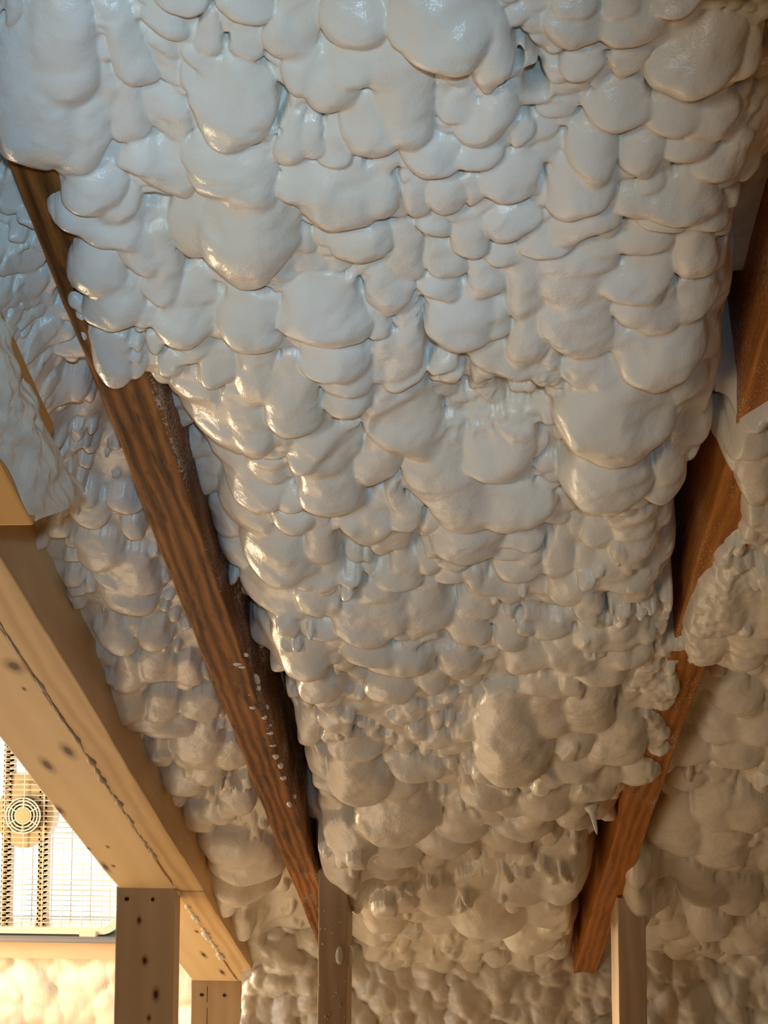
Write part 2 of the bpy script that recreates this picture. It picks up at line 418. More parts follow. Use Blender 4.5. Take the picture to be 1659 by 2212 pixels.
TR = """60 362 100 330 -10 1.3|150 378 78 210 -10 1.2|120 235 85 260 10 1.1|8 55 22 60|305 215 48 190 -30 1.1|350 300 55 110 -20 1|265 335 45 140 0 1|205 295 40 170 10 .9|385 118 42 90 -20 1|420 45 60 60 -30 1|455 140 28 120 15 1|430 165 30 50 20 1|405 210 22 60 10 1
455 312 75 150 40 1.1|510 265 52 115 10 1.1|305 410 55 75 20 1|345 450 50 150 35 1|410 390 30 80 10 1|190 468 85 110 20 1.1|160 510 72 75 0 1|255 492 65 60 -10 .9|425 560 68 190 20 1.2|520 612 105 230 30 1.1|500 470 100 170 -10 1|470 400 90 110 0 .9|565 435 26 70 0 1|590 545 45 100 -10 1
220 553 75 90 30 1|190 655 65 120 10 1.1|280 590 50 70 15 1|330 665 50 130 20 1.1|240 740 55 115 10 1.1|305 725 25 60 10 1|385 762 75 110 20 1.1|470 745 45 120 10 1|410 665 60 90 15 .9|240 840 50 110 0 1.1|300 820 18 50 0 1|570 880 42 170 -30 1.2|540 770 62 150 0 1.3|485 845 42 80 -5 1
385 948 45 170 -15 1|470 970 85 190 -10 1.1|545 990 50 150 -20 1|640 982 62 200 -25 1.2|590 130 50 150 70 1.1|740 103 80 130 20 1|530 145 32 100 5 .9|520 45 60 60 20 .9|620 228 50 130 40 1.1|690 272 65 180 40 1|745 200 62 130 10 1|865 342 62 280 -20 1.2|820 210 50 140 0 1|790 365 72 150 10 1|595 352 40 100 20 1|650 335 35 60 0 .9
705 365 45 60 10 .9|640 440 55 90 0 1|668 432 25 70 5 1|715 495 90 140 30 1|800 465 60 100 10 1|1068 195 58 250 -70 1.7|960 155 95 180 -30 1.5|880 95 60 100 0 1.3|970 235 40 70 0 .9|1040 300 72 110 0 1|1035 360 40 70 -10 1|1110 320 25 50|915 345 40 60|930 385 80 50 0 .8|1090 435 52 105 0 1.1|900 460 36 90 20 1|975 450 45 75|1027 440 30 70
1250 35 50 60 0 1.2|1340 30 35 50 0 1.2|1450 50 55 70 0 1.4|1540 35 80 60 10 1.2|1230 95 70 60 30 1|1340 95 70 70 40 1|1265 172 52 85 0 1.2|1345 180 45 90 40 1|1370 155 35 80 20 1|1500 228 92 140 10 1.5|1600 200 50 100 0 1|1320 240 45 60 10 1|1275 265 40 60 20 1|1335 302 85 90 20 1.1|1470 320 70 110 10 1.1|1560 335 65 110 0 1.1|1270 403 75 130 10 1.2|1415 385 55 85 -20 1.1
1515 372 60 60 -10 1|1420 422 40 50 0 1|1600 380 40 60|1640 380 35 60|1565 400 50 50 0 1|1255 477 85 130 -20 1.2|1370 490 60 90 0 1.1|1450 505 90 90 10 1.1|1530 470 55 100 -20 1.1|1590 445 30 50|1275 532 65 90 -15 1.1|1310 535 20 40|1420 530 60 60|1510 522 60 70 10 .9|1310 580 40 50|1215 556 60 70 -20 1|1290 612 50 60|1380 580 50 60 0 .9|1490 632 55 130 0 1.1|1375 682 70 90 0 1.1
1400 722 70 40 10 .9|1500 690 60 60 0 .8|1340 760 35 50 0 .9|1260 790 75 190 0 .9|1480 778 60 60 0 .9|1440 842 110 130 10 1.2|1540 790 38 120 0 1|1355 862 22 30|1375 880 22 30|1410 875 28 30|1440 905 50 50|1475 875 60 50 10 1|1400 930 55 60 0 .9|1430 937 40 40|1525 885 38 110 10 1|1510 960 40 70 5 1|1500 985 36 40|1330 890 60 70
1335 1021 118 180 10 1.3|1318 1110 92 130 0 1.2|1440 1040 35 60|1490 1030 26 45 0 1.1|1450 1060 35 40|1480 1058 20 30|1420 1080 50 50 10 1|1400 1125 45 40 0 .9|1435 1145 42 50 -5 .9|1380 1175 65 60 -20 1|1372 1227 66 80 10 1|1420 1230 35 60 10 .9|1290 1180 45 50|1320 1257 60 80 -15 1|1200 1245 35 70|1260 1232 30 50 -10 1|1290 1285 50 60 -15 1|1245 1305 50 60 -20 1.1|1350 1285 70 60|1140 1098 30 60 0 1.1
745 865 70 110 0 1|755 911 60 70 0 1.2|690 760 92 150 0 1.1|700 828 88 80 10 1.1|795 725 30 50|830 690 48 110 10 1|785 572 65 100 -10 1|870 610 42 150 0 1|865 835 42 140 0 1|825 830 35 130 0 .9|945 515 45 60|1030 558 52 115 10 1.1|960 602 50 90 0 1.1|930 650 48 60 0 1.1|1045 645 56 85 0 1.1|1105 585 48 90 10 1|1120 506 55 55 0 1.1|1135 705 55 170 20 1|975 780 78 160 20 1.1|1055 745 45 90 10 1
1130 810 55 160 60 1|1060 825 50 80 10 1|985 844 26 30 0 1.3|960 832 36 30 0 1.2|880 845 42 40 0 1|1120 832 60 30|1190 843 40 90|1250 690 75 160 0 .8|1290 850 60 80 0 .9|880 1002 90 160 0 1|1085 1052 80 130 0 1.1|975 982 45 80 0 .9|1000 1162 74 190 -30 1.1|950 1090 70 170 -10 1|1010 1226 70 100 0 1.2|1100 1155 90 100 0 1.1|1120 1195 45 40|1090 1212 40 30|1130 1225 35 40 0 1.1|1120 1257 60 50
930 1246 35 40 0 1.1|985 1243 35 30 0 1.1|875 1241 35 40|980 1270 35 35|870 1286 50 60|930 1286 30 40|1050 1292 45 40 0 1.1|1100 1302 40 40|690 1052 75 130 20 1.1|712 1131 72 150 20 1.2|820 1060 48 150 20 1|790 1180 50 80|685 1222 36 90 15 1.1|860 1160 35 90 0 .8|420 1003 38 60|475 988 30 40|520 1045 55 80 -5 1|420 1080 52 110 0 1.1|570 1050 45 60|560 1119 70 80 -10 1.1|640 1120 35 40|540 1161 68 90 -15 1.1
480 1172 42 80 -10 1|640 1167 45 40|600 1275 88 100 0 1.1|500 1230 60 60 -20 1|700 1265 35 60|690 1282 55 40|600 1332 88 80 -10 1|690 1342 50 60 10 1|640 1352 40 30|640 1382 60 30 -10 1|700 1386 50 30|657 1472 68 90 -10 1.2|590 1440 55 60 -20 1|790 1411 60 80|850 1377 60 70|820 1325 50 50|860 1290 55 50|930 1376 48 90 0 1.1|980 1357 20 35 0 1.1|800 1440 60 50|870 1471 60 60 -10 1.1|930 1502 40 50 0 1.1
690 1525 50 60 -10 1|840 1525 60 50|657 1614 42 75 0 1.3|730 1590 40 40 -10 1|765 1652 50 60 -10 1|700 1686 45 40 -5 1|700 1712 45 30|785 1743 62 100 -20 1.1|860 1731 45 35|905 1696 55 50 -5 1.1|1120 1706 78 250 -50 1.4|1190 1600 50 150 -30 1|1280 1592 60 110 -20 1|1340 1656 60 110 10 1.1|1000 1411 45 80 10 1|1090 1411 40 50 10 1|1180 1383 45 50 0 1.1|1030 1340 50 50|1130 1347 30 25|980 1471 50 60 20 1
1150 1465 50 80 -25 1|1230 1467 60 80 -20 1|1225 1441 35 80 0 1.1|1290 1410 45 80 -20 1|1350 1380 45 80 -20 1|1340 1411 45 60|1350 1451 60 70 -10 1|1290 1491 60 70 0 .9|1180 1511 60 50 -20 .9|1240 1641 45 60 -20 1|1290 1666 40 50|1320 1701 35 60 -10 1|1380 1700 40 60|1250 1701 60 60 -20 1|1290 1731 50 60 0 1.1|1305 1770 36 45 0 1.3|1180 1771 55 60 0 1.1|1240 1767 40 50|1250 1797 45 30|1110 1761 40 35
1060 1751 60 40 -10 1|1150 1786 40 30|1130 1811 60 30|1222 1951 68 130 0 1.2|1120 1956 60 100 30 1.1|1050 1946 35 90 20 1.1|1005 1823 50 100 0 1.1|1090 1846 55 50|860 1832 90 90 0 1.1|960 1857 60 50 0 1.1|870 1880 50 50 -20 1.1|830 1851 50 50 -15 1|760 1886 60 60 -20 1.1|737 1936 46 70 0 1.2|840 1901 50 40 -10 1|730 1801 50 70 -20 1|1060 2027 80 110 -20 1.1|950 1981 45 60 -10 1|830 2021 50 60 -15 1|790 2041 40 50
1180 2001 50 60 0 .9|1220 2071 42 60 0 1.1|1150 2061 60 50|15 480 25 120|60 557 38 80 -5 1.1|95 605 30 45|80 660 40 50|40 670 50 60|120 650 30 40|110 705 40 35|60 715 40 30|150 730 30 30|100 800 35 50|160 810 40 40|55 830 30 50|150 885 50 60 -10 1|200 1143 45 50|170 1115 40 40|290 1170 25 40|270 1115 40 30|300 1286 50 90 -40 1|220 1245 50 80 -20 1|240 1278 40 40|275 1338 55 70 -25 1.1|330 1400 35 40 -10 1
250 1410 40 50 -10 1|285 1500 35 110 -20 1.1|325 1480 35 70|400 1490 28 100 0 1.1|360 1475 25 60|270 1565 55 80 -20 1.1|350 1560 40 50|330 1575 50 40|430 1560 40 50|290 1581 45 50 0 1|350 1591 60 50|430 1661 55 80 0 1.1|345 1660 32 60|390 1725 48 60 0 1.1|440 1700 45 50|500 1665 40 50|470 1780 40 40|430 1800 38 45|510 1760 40 40|505 1868 85 30 0 .9|530 1902 85 35|525 1937 78 40 0 1.1|480 1985 35 40 0 1.1|520 2035 32 40 0 1.1|545 2090 30 40 0 1.1
1580 960 38 50|1572 1010 28 40 0 1.1|1620 1000 45 60|1610 930 45 50|1650 880 50 60|1635 1100 48 110 10 1.1|1622 1150 36 60|1660 1160 40 60|1530 1375 62 110 20 1.2|1525 1446 50 100 10 1.3|1620 1430 50 130 0 1.2|1620 1457 40 60 0 1.2|1670 1380 50 90|1590 1540 60 60|1560 1610 60 60|1640 1620 60 70|1470 1846 60 110 0 1.1|1560 1869 60 90 0 1.1|1620 1791 50 60|1560 1791 60 90 -10 1|1522 1966 50 90 -20 1|1450 1891 30 40|1490 1916 35 50 -5 1
1374 2001 42 120 0 1.3|1370 1916 35 60 0 1.1|1490 1656 60 50|1590 1660 60 50|1480 1710 45 50|1600 1980 50 60|1450 2030 40 50|1540 2040 45 50|1630 2060 45 50"""
lobes = []
for t in TR.replace('\n', '|').split('|'):
    v = [float(q) for q in t.split()]
    v += [0]*(5-len(v)) if len(v) < 5 else []
    v += [1.0] if len(v) < 6 else []
    lobes.append(v)
cover = np.zeros(GX.shape, bool)
rnd = random.Random(7)
def size_at(x, y):
    if x < 1010-.334*(2865-y): return 17+8*max(0, (1400-y)/1400)
    base = 42-16*min(1, max(0, y/1500.0))
    if x > 1010+.33*(2865-y): return 28
    return base
fill = []
for n in range(6500):
    x, y = rnd.uniform(-400, 2060), rnd.uniform(-320, 2140)
    i = int((y-gy[0])/STEP); j = int((x-gx[0])/STEP)
    if i >= EXPF.shape[0] or j >= EXPF.shape[1] or EXPF[i, j]: continue
    sz = size_at(x, y)*rnd.choice((.45, .6, .8, 1.0))
    if EXPF[min(i+int(.6*sz/STEP), EXPF.shape[0]-1), j] or EXPF[i, max(0, min(EXPF.shape[1]-1, j+int(.7*sz/STEP)))] or EXPF[i, max(0, j-int(.7*sz/STEP))]: continue
    fill.append((x, y, sz, sz*rnd.uniform(1.0, 1.9), rnd.uniform(-.5, .5)*sz, rnd.uniform(.8, 1.1), -0.45*sz*roof(x, y)[2]/F*0.62-0.002))
for q in fill: lobe(*q[:6], off=float(q[6]))
for q in lobes: lobe(*q)
# a second scatter of small billows riding on the large ones, denser low down and in the narrow bay
wr = []
for n in range(9000):
    x, y = rnd.uniform(-60, 1720), rnd.uniform(0, 2135)
    i = int((y-gy[0])/STEP); j = int((x-gx[0])/STEP)
    if EXPF[i, j] or EXPF[i, min(EXPF.shape[1]-1, j+6)] or EXPF[i, max(0, j-6)]: continue
    if 1020 < x < 1210 and 1460 < y < 1690: continue
    d = float(noise2(np.array(x), np.array(y), 120.0, 71)) + (0.25 if (y > 1200 or (x < 250 and y > 560 and x < 1010-.40*(2865-y))) else -9)
    if rnd.random() > d*0.55: continue
    sz = rnd.choice((8, 11, 14, 19, 24))
    wr.append((x, y, sz, sz*rnd.uniform(1.0, 1.7), rnd.uniform(-.7, .5)*sz, .58))
print('small billows', len(wr))
for q in sorted(wr, key=lambda q: -q[2]): lobe(*q, onto=True)
# slots beside the rafters where the foam pulled away
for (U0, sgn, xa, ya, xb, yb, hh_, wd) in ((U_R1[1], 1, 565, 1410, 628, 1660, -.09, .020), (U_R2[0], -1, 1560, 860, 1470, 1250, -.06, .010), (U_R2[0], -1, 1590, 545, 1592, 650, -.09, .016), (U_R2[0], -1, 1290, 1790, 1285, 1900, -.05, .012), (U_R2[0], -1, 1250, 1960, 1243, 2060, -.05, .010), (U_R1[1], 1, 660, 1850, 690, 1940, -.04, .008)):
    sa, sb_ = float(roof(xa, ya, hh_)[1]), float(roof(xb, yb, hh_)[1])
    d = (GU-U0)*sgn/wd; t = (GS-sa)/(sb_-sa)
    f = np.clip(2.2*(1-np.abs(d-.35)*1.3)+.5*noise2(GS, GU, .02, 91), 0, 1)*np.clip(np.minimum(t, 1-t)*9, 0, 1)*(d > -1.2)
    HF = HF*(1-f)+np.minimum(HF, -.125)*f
# small soft relief and rough overspray zones
HF += 0.0012*noise2(GU, GS, 0.018, 21)+0.0005*noise2(GU, GS, 0.007, 22)
ROUGH = [[(1390, 1150), (1480, 1100), (1600, 1080), (1640, 1200), (1500, 1400), (1460, 1700), (1390, 1740), (1400, 1400)], [(0, 850), (160, 900), (170, 1100), (60, 1140), (0, 1000)], [(1150, 700), (1230, 690), (1230, 840), (1150, 830)], [(940, 850), (1180, 850), (1180, 930), (960, 930)]]
for poly in ROUGH:
    f = blur(inpoly(GX, GY, poly).astype(float), 6)
    HF += f*(0.0016*noise2(GU, GS, 0.0055, 31)+0.0010*noise2(GU+GS*.3, GS, 0.003, 32))
HF = np.where(EXPM, HF, HF)
HF = blur(HF, 1)*0.5+HF*0.5
# holes where the foam never closed
for (x, y, r, d) in ((1114, 158, 13, .05), (1152, 212, 17, .05), (1140, 222, 9, .04), (1588, 590, 10, .07), (1586, 560, 8, .07), (1591, 620, 8, .07), (1134, 1352, 9, .02), (1216, 982, 6, .01), (530, 1930, 5, .012), (1325, 1484, 6, .01)):
    h = mac_at(x, y); hu, hs, ht = roof(x, y, h+.01); rr = float(r*ht/F)
    q = ((WU-hu)/rr)**2+((WS-hs)/(rr*1.8))**2
    HF -= d*np.exp(-q**1.5)
HF = np.maximum(HF, -0.128)
cw = np.clip((GU-(U_R1[0]-0.060))/0.050, 0, 1)*(GU < (U_R1[0]+U_R1[1])/2)*(1-blur(spill1.astype(float), 2))*(GY > 150)
cw = cw*cw*(3-2*cw)
cw = cw*np.clip((GX-((GY-318)*0.40-140))/60, 0, 1)
HF = np.where(HF > -0.016, HF-(HF+0.016)*0.75*cw, HF)
HF = np.where(inpoly(GX, GY, L_EXP) & (GY < 835) & (GU > U_R1[0]-.004) & (GU < U_R1[1]-.006), np.minimum(HF, -.004), HF)
P = W(GU, GS, HF)
cu = (GU[:-1, :-1]+GU[1:, 1:])/2; cxp = (GX[:-1, :-1]+GX[1:, 1:])/2; cyp = (GY[:-1, :-1]+GY[1:, 1:])/2; csp = (GS[:-1, :-1]+GS[1:, 1:])/2
midR1 = sum(U_R1)/2; midR2 = sum(U_R2)/2
is_left = (cu < midR1) & ~((cyp < 800) & (cu > midR1-0.035) & (cxp > -60+(cyp-318)*.3)) & ~((cyp < 330) & (cu > midR1-.06))
is_right = (cu > midR2+0.008*((cyp > 1280) & (cyp < 1730))) | ((cyp > 830) & (cyp < 1290) & (cxp > 1510) & (cu > U_R2[0]-0.022))
lim = csp < 2.42
inU = (cu > U_T[1]+0.02)
roof_main = grid_object('spray_foam', P, ~is_left & ~is_right & lim, M_FOAM)
tag(roof_main, 'big cream mass of billowing spray foam filling the wide middle bay between two dark rafters', 'insulation', 'spray foam between the rafters')
roof_left = grid_object('spray_foam', P, is_left & lim & inU, M_FOAM)
tag(roof_left, 'narrow strip of cream spray foam between the long dark rafter and the pale pine boards', 'insulation', 'spray foam between the rafters')
roof_right = grid_object('spray_foam', P, is_right & lim, M_FOAM)
tag(roof_right, 'spray foam bulging over the rafter at the right edge, beside the shorter dark rafter', 'insulation', 'spray foam between the rafters')

def foam_drip(x0, y0, x1, y1, h0, h1, r, parent, name='foam_drip'):
    bm = bmesh.new(); n = 12; ring = []
    a = EYE+ray(x0, y0)*roof(x0, y0, h0)[2]; b = EYE+ray(x1, y1)*(roof(x0, y0, h0)[2]*h1)
    d = Vector(b-a); q = d.to_track_quat('Z', 'Y').to_matrix()
    for i in range(n+1):
        t = i/n; rr = r*((1-t)**1.3*0.7+0.3)*(1 if i < n-1 else .6 if i < n else .05)
        if i < 3: rr = r*(1.9-.35*i)
        c = Vector(a)+d*t
        ring.append([bm.verts.new(c+q @ Vector((math.cos(k*math.pi/5)*rr, math.sin(k*math.pi/5)*rr, 0))) for k in range(10)])
    for i in range(n):
        for k in range(10): bm.faces.new((ring[i][k], ring[i][(k+1) % 10], ring[i+1][(k+1) % 10], ring[i+1][k]))
    bm.faces.new(ring[-1]); bm.faces.new(ring[0][::-1])
    return link(name, to_mesh(bm, name, True), M_FOAM, parent)
foam_drip(1277, 1742, 1290, 1804, 0.012, 0.99, 0.0050, roof_main)

# ------------------------------------------------------------------ timber
m_old1 = wood_mat('weathered_rafter_wood', (0.48, 0.19, 0.038), (0.085, 0.028, 0.007), grain=1.25, ring=190, blot=1.0, rough=0.6, specks=(('Y', .030, .0385, .9), ('Z', .085, .0, .8), ('X', 2.92, 3.25, .75)), seed=2)
m_old2 = wood_mat('orange_rafter_wood', (0.55, 0.22, 0.045), (0.24, 0.08, 0.016), grain=1.0, ring=170, blot=0.55, rough=0.5, specks=(('X', 3.12, 2.95, .8), ('X', 2.3, 2.1, .5)), seed=9)
def rafter(name, U, s0, s1, m, label, cat='rafter', Hh=RH, h=0.0, seed=1, group=None, wob=.0008, nx=90):
    o = link(name, beam_mesh(name, s1-s0, U[1]-U[0], Hh, seed=seed, wob=wob, nx=nx), m)
    # local x down the slope, y across to the right, z away from the roof deck towards the room
    o.matrix_world = frame_matrix(S, np.array([1., 0, 0]), N, W(U[0], s0, h-Hh))
    return tag(o, label, cat, group)
# z local = 0 at deck, RH at the underside
m_old1b = m_old1
rafter('rafter', U_R1, -1.5, 2.45, m_old1, 'long dark weathered rafter with bare underside, running beside the narrow foam strip', seed=4, wob=.0013, group='old rafters')
r_old2 = rafter('rafter', U_R2, -1.5, 2.345, m_old2, 'dark orange rafter half buried in foam at the far side of the middle bay', seed=6, group='old rafters')

# new pine: cheek wall top plate and the rafter beside it
def roof_local(x, y, U0, s0, h=0.0, Hh=RH):
    u, s, t = roof(x, y, h); return (float(s)-s0, float(u)-U0, h+Hh)
TPH = 0.038
s_p0 = -1.5
kn = [roof_local(x, y, U_T[0], s_p0, 0, TPH)+(rx, ry) for (x, y, rx, ry) in ((147, 1623, .020, .0065), (102, 1653, .020, .006), (128, 1750, .017, .005), (30, 1440, .014, .008), (233, 1829, .006, .0025), (245, 1870, .006, .003), (228, 1872, .02, .004), (52, 1488, .005, .002), (190, 1833, .008, .003), (440, 2063, .022, .004), (480, 2100, .02, .004), (425, 2013, .01, .003))]
m_pine = wood_mat('new_pine', (0.92, 0.73, 0.43), (0.80, 0.57, 0.29), grain=.75, ring=50, rough=.5, knots=kn, seed=5)
m_pine2 = wood_mat('new_pine_rafter_wood', (0.88, 0.66, 0.36), (0.56, 0.34, 0.14), grain=.9, ring=110, rough=.5, seed=12,
                   knots=[roof_local(126, 1376, U_P[0], s_p0, -0.004)+(.006, .004), roof_local(334, 1742, U_P[0], s_p0, -0.015)+(.006, .003), roof_local(410, 1840, U_P[0], s_p0, 0)+(.03, .004)])
sj = float(roof(405, 1926, 0.0)[1])
plate = rafter('top_plate', U_T, s_p0, 3.05, m_pine, 'pale pine sloping top plate carrying the nailed studs beside the bright window', 'beam', Hh=TPH, seed=8)
pr1 = rafter('pine_rafter', U_P, s_p0, sj-.0006, m_pine2, 'pale new pine rafter beside the sloping top plate, upper length above the butt joint', 'rafter', seed=9)
pr2 = rafter('pine_rafter', U_P, sj+.0006, 3.0, m_pine2, 'pale new pine rafter beside the sloping top plate, short lower length below the butt joint', 'rafter', seed=10)

# studs under the plate: wide face to the viewer
def nail(parent, loc, r=0.0022, m=None):
    bm = bmesh.new(); bmesh.ops.create_cone(bm, segments=12, radius1=r*1.1, radius2=r, depth=0.0016, cap_ends=True)
    bmesh.ops.rotate(bm, verts=bm.verts[:], cent=(0, 0, 0), matrix=Matrix.Rotation(math.radians(90), 3, 'X'))
    for v in bm.verts: v.co.x *= random.Random(int(loc[0]*9e4)).uniform(.8, 1.5)
    o = link('nail', to_mesh(bm, 'nail'), m or m_nail, parent); o.location = loc; return o
m_nail = plain('rusty_nail', (0.035, 0.022, 0.015), .6, .4)
def stud(name, x0, x1, ytop, Ydepth, thick, m, label, extra_up=0.03, nails=(), cat='stud', group=None, seed=3, ztop=None):
    a = onY(x0, ytop, Ydepth); b = onY(x1, ytop, Ydepth)
    wdt = b[0]-a[0]; zt = ztop if ztop is not None else (a[2]+b[2])/2+extra_up
    root = thing(name, label, cat, (a[0], Ydepth, 0), group)
    me = beam_mesh('board', zt, wdt, thick, seed=seed, wob=.0005)
    o = link('board', me, m, root)
    # local x up, local y across, local z back
    o.matrix_local = Matrix(((0, 1, 0, 0), (0, 0, 1, 0), (1, 0, 0, 0), (0, 0, 0, 1)))
    for (nx_, ny_) in nails:
        p = onY(nx_, ny_, Ydepth)
        nail(root, (p[0]-a[0], -0.0006, p[2]), 0.0026)
    return root, a, b
def plateY(x, y):        # world Y of the plate underside there
    u, s, t = roof(x, y, 0.0); return float(W(u, s, 0.0)[1])
Y1 = plateY(300, 1918); Y2 = plateY(460, 2118)
z1 = onY(300, 1918, Y1)[2]; z2 = onY(460, 2118, Y2)[2]
def local_knots(pts, a_x, Yd): return [(onY(x, y, Yd)[2], onY(x, y, Yd)[0]-a_x, 0.0, rx, ry) for (x, y, rx, ry) in pts]
ax1 = onY(250, 1990, Y1)[0]; ax2 = onY(412, 2160, Y2)[0]
m_stud1 = wood_mat('grey_brown_stud', (0.60, 0.50, 0.38), (0.46, 0.36, 0.25), grain=.7, ring=60, rough=.65, seed=21, knots=local_knots(((301, 1988, .006, .0035), (313, 2075, .007, .0045), (337, 2148, .009, .005), (322, 2199, .005, .003)), ax1, Y1))
m_stud2 = wood_mat('tan_stud', (0.52, 0.36, 0.20), (0.38, 0.25, 0.13), grain=.7, ring=60, rough=.6, seed=25)
m_stud3 = wood_mat('brown_knee_stud', (0.62, 0.48, 0.34), (0.38, 0.25, 0.15), grain=.8, ring=80, rough=.6, seed=28)
stud('wall_stud', 250, 377, 1980, Y1, .038, m_stud1, 'grey brown stud with dark knots under the sloping plate, nearest the window', ztop=z1+.002, nails=((274, 1942), (330, 1943)), group='studs of the cheek wall', seed=31)
root2, a2, b2 = stud('wall_stud', 412, 521, 2160, Y2, .038, m_stud2, 'lighter tan stud with two nail heads behind the grey brown stud', ztop=z2+.002, nails=((436, 2149), (485, 2150)), group='studs of the cheek wall', seed=32)
# the split down the second stud
bm = bmesh.new()
box(bm, (onY(447, 2160, Y2)[0]-a2[0], -.0004, z2-.35), (onY(448, 2160, Y2)[0]-a2[0]+.0003, .002, z2-.01))
link('split', to_mesh(bm, 'split'), m_nail, root2)

# knee wall studs
Yk1 = 1.765; Yk2 = 1.87
zk = lambda x, y, Y: onY(x, y, Y)[2]
k1, ka, kb = stud('knee_wall_stud', 687, 750, 2060, Yk1, .078, m_stud3, 'narrow brown knee wall stud spattered with foam, below the long dark rafter', ztop=zk(720, 1880, Yk1), group='knee wall studs', seed=41)
k2, kc, kd = stud('knee_wall_stud', 1335, 1396, 2060, Yk2, .090, m_stud3, 'narrow brown knee wall stud beside the orange rafter end, topped by a drooping foam lobe', ztop=zk(1365, 1940, Yk2), group='knee wall studs', seed=42)
def splat(parent, pts, Yd, base, name='foam_splatter', off=-0.001):
    bm = bmesh.new()
    for i, (x, y, rx, ry, rz) in enumerate(pts):
        p = onY(x, y, Yd); z = Yd/F
        blob(bm, (p[0]-base[0], off, p[2]), (rx*z, rz, ry*z), seed=i, sub=2, rough=.15)
    return link(name, to_mesh(bm, name, True), M_FOAM, parent)
splat(k1, [(733, 2063, 8, 22, .006)], Yk1, ka, 'foam_blob')
p = onY(755, 2063, Yk1+.03)
bm = bmesh.new(); blob(bm, (p[0]-ka[0], .03, p[2]), (.007, .02, .013), 3); link('foam_blob', to_mesh(bm, 'foam_blob', True), M_FOAM, k1)
rs = random.Random(5)
for _ in range(24): splat(k1, [(rs.uniform(692, 748), rs.uniform(1950, 2210), rs.uniform(1, 2.4), rs.uniform(1, 2.6), .0012)], Yk1, ka)

# splatter on the side of the long rafter
raf_side = thing('foam_splatter', 'white foam spatters stuck on the side of the long dark rafter', 'foam', tuple(W(U_R1[1], float(roof(560, 1500)[1]), -.02)))
o0 = Vector(raf_side.location)
AX = Matrix((tuple(S), (1, 0, 0), tuple(N))).transposed()
for i, (x, y, r1, r2) in enumerate(((553, 1468, 8, 15), (556, 1486, 5, 5), (529, 1414, 3, 5), (513, 1435, 3, 5), (523, 1441, 3, 3), (546, 1528, 3, 6), (574, 1528, 4, 6), (571, 1550, 3, 6), (583, 1583, 3, 5), (596, 1634, 5, 9), (606, 1655, 4, 11), (612, 1680, 4, 8), (563, 1396, 3, 4), (580, 1567, 2, 4), (589, 1610, 2, 4), (625, 1735, 6, 9), (540, 1500, 2, 3), (634, 1720, 5, 7))):
    # the side face is the plane u = U_R1[1]
    r = ray(x, y); t = (U_R1[1]-P0[0])/r[0]
    if t < 0 or t > 3: continue
    p = EYE+t*r; hh = float((p-P0) @ N)
    if hh > 0.0:
        u_, s_, t = roof(x, y, 0.0); p = W(u_, s_, 0.0); t = float(t)
    z = t/F
    bm = bmesh.new(); blob(bm, (0, 0, 0), (r2*z*1.5, .0035, r1*z*1.1), i, AX, 2, .3)
    b_ = link('spatter', to_mesh(bm, 'spatter', True), M_FOAM, raf_side); b_.location = Vector(p)-o0
# crumbly foam skin on the lower part of the long rafter
# pale plastic strips in the gap beside the long rafter
m_strip = plain('yellowed_plastic', (0.55, 0.42, 0.20), .4)
for i, (x0, y0, x1, y1, lab) in enumerate(((578, 1415, 598, 1545, 'yellowish plastic strip in the gap beside the long dark rafter, nearer the wood'), (598, 1430, 614, 1520, 'yellowish plastic strip in the gap beside the long dark rafter, nearer the foam'))):
    a_u, a_s, _ = roof(x0, y0, -.085); b_u, b_s, _ = roof(x1, y1, -.085)
    A = Vector(W(a_u, a_s, -.085)); B = Vector(W(b_u, b_s, -.085))
    d = (B-A).normalized(); n_ = Vector(N); sd = d.cross(n_).normalized()
    bm = bmesh.new(); Ld = (B-A).length+.12
    box(bm, (0, -.0045, -.002), (Ld, .0045, .002))
    bmesh.ops.bevel(bm, geom=bm.edges[:], offset=.0012, segments=2, affect='EDGES')
    o = link('plastic_strip', to_mesh(bm, 'plastic_strip'), m_strip); o.matrix_world = frame_matrix(d, sd, n_, A-d*.06)
    tag(o, lab, 'strip', 'strips in the gap')

# foam-coated block end at the upper left
hb = 0.517-0.40
xk0 = 1010-.5425*1765
Ub = ku(.5425, hb)
sb = float(roof(60, 1137, hb)[1])
bw = .09; bh = .075
fb = thing('blocking_board', 'orange board end coated with rough foam on its side, above the pine boards', 'board', tuple(W(Ub-bw, sb, hb)))
ob = Vector(fb.location)
m_block = wood_mat('orange_block_wood', (0.70, 0.36, 0.10), (0.46, 0.20, 0.05), grain=.6, ring=40, seed=33)
me = beam_mesh('board', 1.6, bw, bh, seed=51)
o = link('board', me, m_block, fb)
o.matrix_local = Matrix.Translation(-ob) @ frame_matrix(S, np.array([1., 0, 0]), N, W(Ub-bw, sb-1.6, hb-bh))
